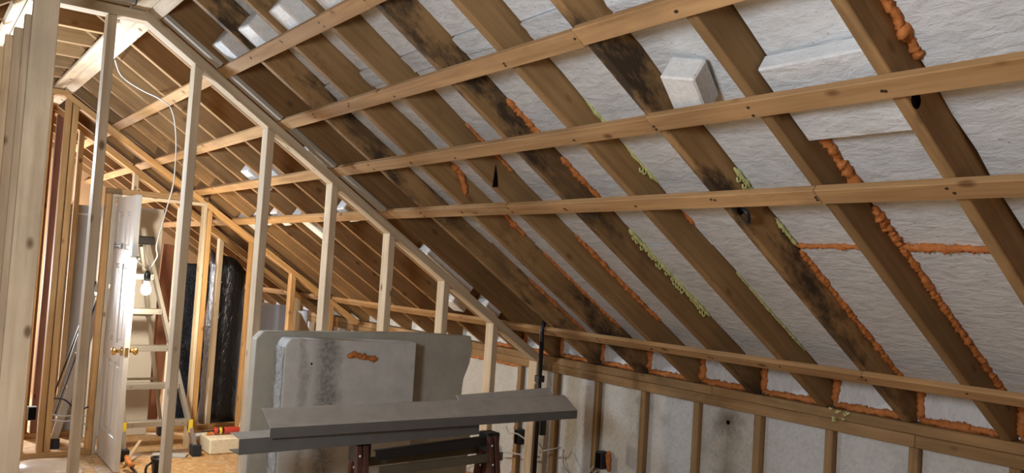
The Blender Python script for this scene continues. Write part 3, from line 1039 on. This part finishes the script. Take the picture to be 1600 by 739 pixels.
tag(o, 'pale blue foam sheet standing right of the black roll', 'foam sheet')
o = lathe('white_roll', [(0.046, 0), (0.048, 0.01), (0.048, 1.12), (0.03, 1.125), (0.03, 1.05)], (-0.44, 7.62, -H), 'blue')
tag(o, 'slim white roll standing beside the pale blue foam sheet', 'roll')
o = prism('cardboard_piece', [(-0.60, -H), (-0.27, -H), (-0.30, -0.35), (-0.55, 0.05), (-0.60, 0.08)], 7.40, 7.41, 'card')
tag(o, 'brown cardboard offcut with a slanted edge above the foam slabs', 'cardboard')

# ================================================================ things on the far floor
blk = box('foam_offcut', (-1.43, 6.90, -H), (-1.13, 7.18, -0.93), 'eps_cream', None, 0.012)
tag(blk, 'cream foam offcut lying on the floor under the caulking gun', 'foam offcut')
g = thing('caulking_gun', (-1.28, 7.02, -0.93), 'caulking gun with a red and black cartridge on the cream foam offcut', 'caulking gun')
RX = Matrix.Rotation(math.pi / 2, 4, 'Y')
lathe('cartridge', [(0.026, 0), (0.027, 0.005), (0.027, 0.20), (0.02, 0.215)], (-1.36, 7.04, -0.896), 'red', g, 16, RX)
lathe('label_band', [(0.0275, 0), (0.0275, 0.05)], (-1.335, 7.04, -0.896), 'black', g, 16, RX)
lathe('label_mark', [(0.0278, 0), (0.0278, 0.022)], (-1.322, 7.04, -0.896), 'yellow', g, 16, RX)
lathe('end_cap', [(0.031, 0), (0.031, 0.03)], (-1.15, 7.04, -0.896), 'black', g, 16, RX)
lathe('plunger', [(0.006, 0), (0.006, 0.10)], (-1.46, 7.04, -0.896), 'black', g, 8, RX)
board('nozzle', (-1.165, 7.02, -0.87), (-1.15, 7.0, -0.77), 0.008, 0.008, (0, 1, 0), 'white', g, 0.001)
prism('handle', [(-1.405, -0.90), (-1.365, -0.90), (-1.37, -0.925), (-1.42, -0.928)], 7.03, 7.05, 'orange_foam', g)
o = prism('crumpled_paper', [(-1.40, 7.55), (-1.22, 7.50), (-1.16, 7.60), (-1.28, 7.68), (-1.41, 7.65)], -H, -H + 0.025, 'white', None, 'Z')
tag(o, 'white paper scrap on the floor behind the caulking gun', 'paper')
o = board('small_board', (-1.83, 7.02, -H + 0.01), (-1.60, 6.90, -H + 0.01), 0.09, 0.018, (0.4, 1, 0), 'drywall')
tag(o, 'small pale offcut flat on the floor under the step ladder', 'offcut')
pot = thing('black_pot', (-1.95, 6.30, -H), 'black plastic pot on the floor right of the panel door', 'pot')
lathe('pot_body', [(0.045, 0.0), (0.062, 0.13), (0.066, 0.13), (0.066, 0.142), (0.056, 0.142), (0.045, 0.03)], (-1.94, 6.33, -H), 'black', pot, 20)
tube('pot_handle', smooth_path([(-2.0, 6.32, -H + 0.11), (-2.035, 6.30, -H + 0.09), (-2.035, 6.30, -H + 0.04), (-1.99, 6.32, -H + 0.02)], 4), 0.009, 'black', pot)
st_ = thing('pry_bar', (-2.05, 6.4, -H), 'dark bar with orange grip lying beside the black pot', 'tool')
tube('bar', [(-2.10, 6.10, -H + 0.015), (-2.085, 6.40, -H + 0.035), (-2.09, 6.50, -H + 0.045)], 0.011, 'darksteel', st_)
tube('grip', [(-2.085, 6.5, -H + 0.055), (-2.10, 6.56, -H + 0.07), (-2.105, 6.62, -H + 0.10)], 0.02, 'orange_foam', st_, 10, lambda i, k: (1.0, 1.15, 0.7)[i])
o = board('wood_strip', (-2.10, 6.70, -H + 0.02), (-1.93, 7.0, -H + 0.13), 0.022, 0.010, (1, 0, 0), 'new')
tag(o, 'thin pale wooden strip propped against the foot of the step ladder', 'strip')
tub = thing('clear_tub', (-2.63, 6.58, -H), 'clear plastic tub upside down on the floor by the left studs', 'tub')
lathe('tub_body', [(0.235, 0.0), (0.225, 0.05), (0.19, 0.085), (0.10, 0.10), (0.01, 0.102)], (-2.62, 6.60, -H + 0.003), 'clear', tub, 32)
bm = bmesh.new()
tube('tub_rim', [(-2.62 + 0.238 * math.cos(a * math.pi / 16), 6.60 + 0.238 * math.sin(a * math.pi / 16), -H + 0.008) for a in range(33)], 0.007, 'clear', tub, 8)
bm.free()
# electrical box and wires on the left studs of the second partition
eb = thing('outlet_box', (-2.62, 7.22, -0.72), 'small steel electrical box on the orange studs at far left', 'electrical box')
box('box_shell', (-2.685, 7.205, -0.78), (-2.625, 7.26, -0.68), 'steelbox', eb)
box('box_front', (-2.68, 7.2, -0.775), (-2.63, 7.204, -0.685), 'hole', eb, 0.0)
for i, (z0, z1) in enumerate(((-0.62, -0.68), (-0.74, -0.72), (-0.78, -0.76))):
    o = tube('wire', smooth_path([(-2.52, 7.195, z0), (-2.45, 7.17, z0 - 0.01), (-2.36, 7.18, z1 - 0.03), (-2.28, 7.195, z1 - 0.01 - 0.03 * i)], 5), 0.006, 'cable' if i else 'rubber', None, 6)
    tag(o, ('dark wire strung between orange studs, topmost of three', 'white wire strung between orange studs, middle of three', 'white wire strung between orange studs, lowest of three')[i], 'wire')

# ================================================================ foam scraps wedged in the bays
def block(s, y, d0, d1, ls, ly, label, mat='eps_block', rot=0.0, group='foam scraps wedged in the rafter bays', name='foam_scrap', tilt=0.0):
    m = rloc(s, y, (d0 + d1) / 2) @ Matrix.Rotation(rot, 4, 'X') @ Matrix.Rotation(tilt, 4, 'Y')
    o = obj(name, box_mesh(d1 - d0, ly, ls, 0.006, mat), mat, m)
    return tag(o, label, 'foam scrap', group)


yb = lambda k: Y0 + SP * k - 0.038 - 0.184          # middle of the bay in front of rafter k
for k, lab in ((7, 'small white foam scrap beside the grey partition plate, above the top strapping'),
               (6, 'second white foam scrap from the pale partition, above the top strapping'),
               (5, 'third white foam scrap from the pale partition, above the top strapping'),
               (4, 'white foam scrap at the top edge, nearest of four above the strapping')):
    block(2.745, yb(k) + 0.10, 0.02, 0.20 if k == 7 else DF - 0.006, 0.16, 0.14, lab, rot=random.uniform(-.08, .08))
block(1.828, yb(0) + 0.004, 0.053, DF - 0.006, 0.305, 0.350, 'big white foam slab bulging from the bay near the upper right', 'eps', name='foam_scrap_slab')
block(1.96, yb(1) + 0.045, 0.022, DF - 0.006, 0.155, 0.12, 'square white foam block stuck under the foam board in mid ceiling', rot=0.32)
for k, s, ls, lab in ((10, 1.90, 0.16, 'foam scrap behind the second strapping, right of the tall middle stud'),
                      (11, 1.88, 0.22, 'foam scrap straddling the second strapping left of the third stud'),
                      (12, 1.46, 0.16, 'foam scrap just above the third strapping left of the third stud'),
                      (13, 1.46, 0.14, 'pointed foam scrap above the third strapping over the orange plate'),
                      (11, 1.36, 0.30, 'long foam scrap hanging below the third strapping between two studs'),
                      (9, 1.47, 0.14, 'foam scrap above the third strapping left of the fourth stud'),
                      (8, 1.93, 0.24, 'foam scrap tucked beside the sloping plate under the second strapping'),
                      (14, 1.40, 0.24, 'thin foam scrap behind the orange sloping plate'),
                      (9, 0.45, 0.13, 'small foam scrap above the lowest strapping by the sixth stud'),
                      (8, 0.44, 0.13, 'small foam scrap above the lowest strapping near the sloping plate'),
                      (8, 0.86, 0.42, 'long foam scrap along the sloping plate between fifth and sixth studs')):
    block(s, yb(k) + 0.09, 0.03, 0.16, ls, 0.14, lab, rot=random.uniform(-.05, .05))

# ================================================================ big foam slabs leaning on the partition
bk = prism('foam_slab', [(-2.02, -H), (-0.70, -H), (-0.66, -0.45), (-0.745, -0.22), (-0.735, -0.12), (-0.70, -0.03), (-0.685, 0.06), (-0.70, 0.135), (-1.05, 0.152), (-1.98, 0.148), (-2.015, 0.11)], 4.33, 4.41, 'slab_back', None, 'Y', 0.006)
tag(bk, 'large grey foam slab with a broken right edge behind the front slab', 'foam slab')
fr = thing('foam_slab', (-1.5, 4.25, -H), 'dirty white foam slab with orange smear and rough left edge in front', 'foam slab')
fo = prism('slab_body', [(-1.925, -H), (-1.165, -H), (-1.17, 0.112), (-1.90, 0.125), (-1.925, 0.09)], 4.16, 4.29, 'slab_front', fr, 'Y', 0.006)
bm = bmesh.new()
gy, gz = 4, 40
vv = []
for i in range(gy + 1):
    for k in range(gz + 1):
        yy, zz = 4.163 + i / gy * 0.12, -H + 0.01 + k / gz * (H + 0.075)
        vv.append(bm.verts.new((-1.930 - 0.014 * abs(mnoise.noise(Vector((yy * 40, zz * 24, 0)))), yy, zz)))
for i in range(gy):
    for k in range(gz):
        q = i * (gz + 1) + k
        bm.faces.new((vv[q], vv[q + gz + 1], vv[q + gz + 2], vv[q + 1]))
bmesh.ops.solidify(bm, geom=list(bm.faces), thickness=0.02)
obj('rough_edge', mesh_from(bm, 'rough_edge'), 'eps_cut', None, fr)
bead('foam_smear', [(-1.585, 4.158, 0.035), (-1.55, 4.156, 0.048), (-1.50, 4.156, 0.035), (-1.45, 4.154, 0.028), (-1.41, 4.156, 0.02)], 0.014, 'orange_foam', fr, 5, rough=0.9)
lathe('nail_hole', [(0.006, 0), (0.005, 0.001)], (-1.78, 4.1595, 0.0), 'hole', fr, 8, Matrix.Rotation(math.pi / 2, 4, 'X'))

# ================================================================ sawhorse and steel channels
sh = thing('sawhorse', (-1.43, 3.5, -H), 'rusty steel sawhorse under the grey channels in front of the slabs', 'sawhorse')
ZT = -0.262
for sx, x in ((0, -1.80), (1, -1.10)):
    hd = box('leg_bracket', (x - 0.036, 3.46, ZT - 0.09), (x + 0.036, 3.54, ZT), 'darksteel', sh)
    for yt, ybm, dx in ((3.44, 3.24, -0.045), (3.56, 3.76, 0.045)):
        for off in (-0.016, 0.016):
            board('leg', (x + dx * 0.5 + off, yt, ZT - 0.01), (x + dx * 1.4 + off * 1.5, ybm, -H), 0.024, 0.03, (1, 0, 0), 'rust', sh)
        for t in (0.05, 0.16, 0.22):
            c = Vector((x + dx * 0.5, yt, ZT - 0.01)).lerp(Vector((x + dx * 1.4, ybm, -H)), t)
            lathe('rivet', [(0.006, 0), (0.004, 0.003)], c + Vector((-0.016, -0.018, 0)), 'white', sh, 8, Matrix.Rotation(math.pi / 2, 4, 'X'))
board('top_rail', (-1.74, 3.46, ZT - 0.065), (-1.12, 3.46, ZT - 0.035), 0.045, 0.008, (0, 0, 1), 'darksteel', sh)
board('top_rail_flange', (-1.74, 3.475, ZT - 0.045), (-1.12, 3.475, ZT - 0.015), 0.004, 0.03, (0, 0, 1), 'darksteel', sh)
board('lower_rail', (-1.74, 3.42, ZT - 0.125), (-1.07, 3.42, ZT - 0.105), 0.04, 0.012, (0, 0, 1), 'olive', sh)
board('lower_rail_back', (-1.74, 3.60, ZT - 0.125), (-1.07, 3.60, ZT - 0.105), 0.04, 0.012, (0, 0, 1), 'olive', sh)


def channel(name, prof, p0, p1, t, mats, label):
    """sheet metal profile (y, z points) swept from p0 to p1, one mesh per fold"""
    root = thing(name, Vector(p0).lerp(Vector(p1), 0.5), label, 'steel channel')
    p0, p1 = Vector(p0), Vector(p1)
    for i, (a, b_) in enumerate(zip(prof[:-1], prof[1:])):
        A, B = Vector((0, a[0], a[1])), Vector((0, b_[0], b_[1]))
        mid = (A + B) / 2
        board(('flange', 'web', 'lip', 'flange', 'lip')[i % 5], p0 + mid, p1 + mid, (B - A).length + t * 0.6, t, B - A, mats[i], root, 0.0)
    return root


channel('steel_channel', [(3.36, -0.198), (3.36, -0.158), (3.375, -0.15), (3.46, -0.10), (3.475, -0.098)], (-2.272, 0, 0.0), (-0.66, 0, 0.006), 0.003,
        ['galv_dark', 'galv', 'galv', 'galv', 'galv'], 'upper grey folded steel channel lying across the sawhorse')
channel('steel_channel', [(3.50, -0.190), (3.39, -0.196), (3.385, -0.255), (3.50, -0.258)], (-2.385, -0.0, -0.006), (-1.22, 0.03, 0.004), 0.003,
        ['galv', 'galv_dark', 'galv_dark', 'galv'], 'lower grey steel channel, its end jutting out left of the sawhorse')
o = board('angle_strip', (-1.30, 3.50, -0.095), (-0.72, 3.51, -0.075), 0.05, 0.006, (0, 1, 0.9), 'galv')
tag(o, 'short grey metal strip on top of the upper channel at its right end', 'metal strip')

# ================================================================ black hooked strap hanging from the lowest strapping
hk = thing('hook_bar', (-0.33, 4.12, -0.3), 'long black hooked bar hanging from the lowest strapping by the sloping plate', 'hook bar')
hp = sp(0.372, 4.09, -BT)
tube('hook', smooth_path([hp + Vector((0.05, 0.0, 0.025)), hp + Vector((0.035, 0, 0.075)), hp + Vector((-0.005, 0, 0.072)), hp + Vector((-0.028, 0, 0.02)), hp + Vector((-0.025, 0, -0.06))], 6), 0.015, 'black', hk, 8)
tube('bar', [hp + Vector((-0.025, 0, -0.05)), hp + Vector((-0.022, 0, -0.5)), hp + Vector((-0.02, 0, -H - 0.16))], 0.014, 'black', hk, 8)
box('clip', hp + Vector((-0.048, -0.022, -0.30)), hp + Vector((-0.002, 0.022, -0.26)), 'black', hk)
box('lower_clip', hp + Vector((0.0, -0.02, -0.62)), hp + Vector((0.035, 0.02, -0.52)), 'black', hk)

# ================================================================ electrical boxes and wires on the knee wall
for (y, z, m, w, lab) in ((5.06, -0.74, 'steelbox', 0.06, 'grey steel electrical box on a knee wall stud behind the sawhorse'),
                          (4.735, -0.58, 'rubber', 0.05, 'black electrical box on the knee wall between channel and sawhorse'),
                          (3.90, -0.56, 'rubber', 0.055, 'black electrical box on the knee wall stud right of the hooked bar')):
    e = thing('electrical_box', (-0.03, y, z), lab, 'electrical box')
    box('box_shell', (-0.035, y - w, z - 0.05), (0.03, y, z + 0.05), m, e)
    box('box_recess', (-0.0365, y - w + 0.006, z - 0.044), (-0.034, y - 0.006, z + 0.044), 'hole' if m == 'rubber' else m, e, 0.0)
bead_o = bead('foam_bead', [(0.012, 3.835, -0.50), (0.012, 3.825, -0.62)], 0.016, 'orange_foam', wall_right, 31)
W = [([(-0.03, 5.45, -1.02), (-0.05, 5.35, -0.80), (-0.05, 5.2, -0.70), (-0.03, 5.08, -0.70)], 'thin white wire arching left of the grey electrical box'),
     ([(-0.03, 5.05, -0.80), (-0.06, 5.15, -0.86), (-0.06, 5.3, -0.93), (-0.03, 5.42, -1.0)], 'white wire drooping under the grey electrical box'),
     ([(-0.04, 4.83, -0.53), (-0.06, 4.76, -0.56), (-0.06, 4.66, -0.55), (-0.02, 4.55, -0.60)], 'white wire curling out of the black box behind the channel'),
     ([(-0.03, 4.95, -0.74), (-0.05, 4.8, -0.70), (-0.05, 4.62, -0.68), (-0.02, 4.46, -0.665)], 'white wire stretched across the studs behind the sawhorse'),
     ([(-0.02, 4.46, -0.63), (-0.06, 4.36, -0.60), (-0.05, 4.3, -0.58), (-0.02, 4.25, -0.56)], 'short white wire between studs left of the hooked bar'),
     ([(-0.02, 4.22, -0.57), (-0.06, 4.15, -0.66), (-0.05, 4.0, -0.70), (-0.04, 3.90, -0.60)], 'white wire sagging from a stud into the black electrical box'),
     ([(-0.03, 3.88, -0.62), (-0.09, 3.95, -0.74), (-0.09, 4.02, -0.80), (-0.05, 4.06, -0.86)], 'white wire dropping from the black electrical box right of the hook')]
for pts, lab in W:
    tag(tube('wire', smooth_path(pts, 8), 0.0055, 'cable', None, 6), lab, 'wire')
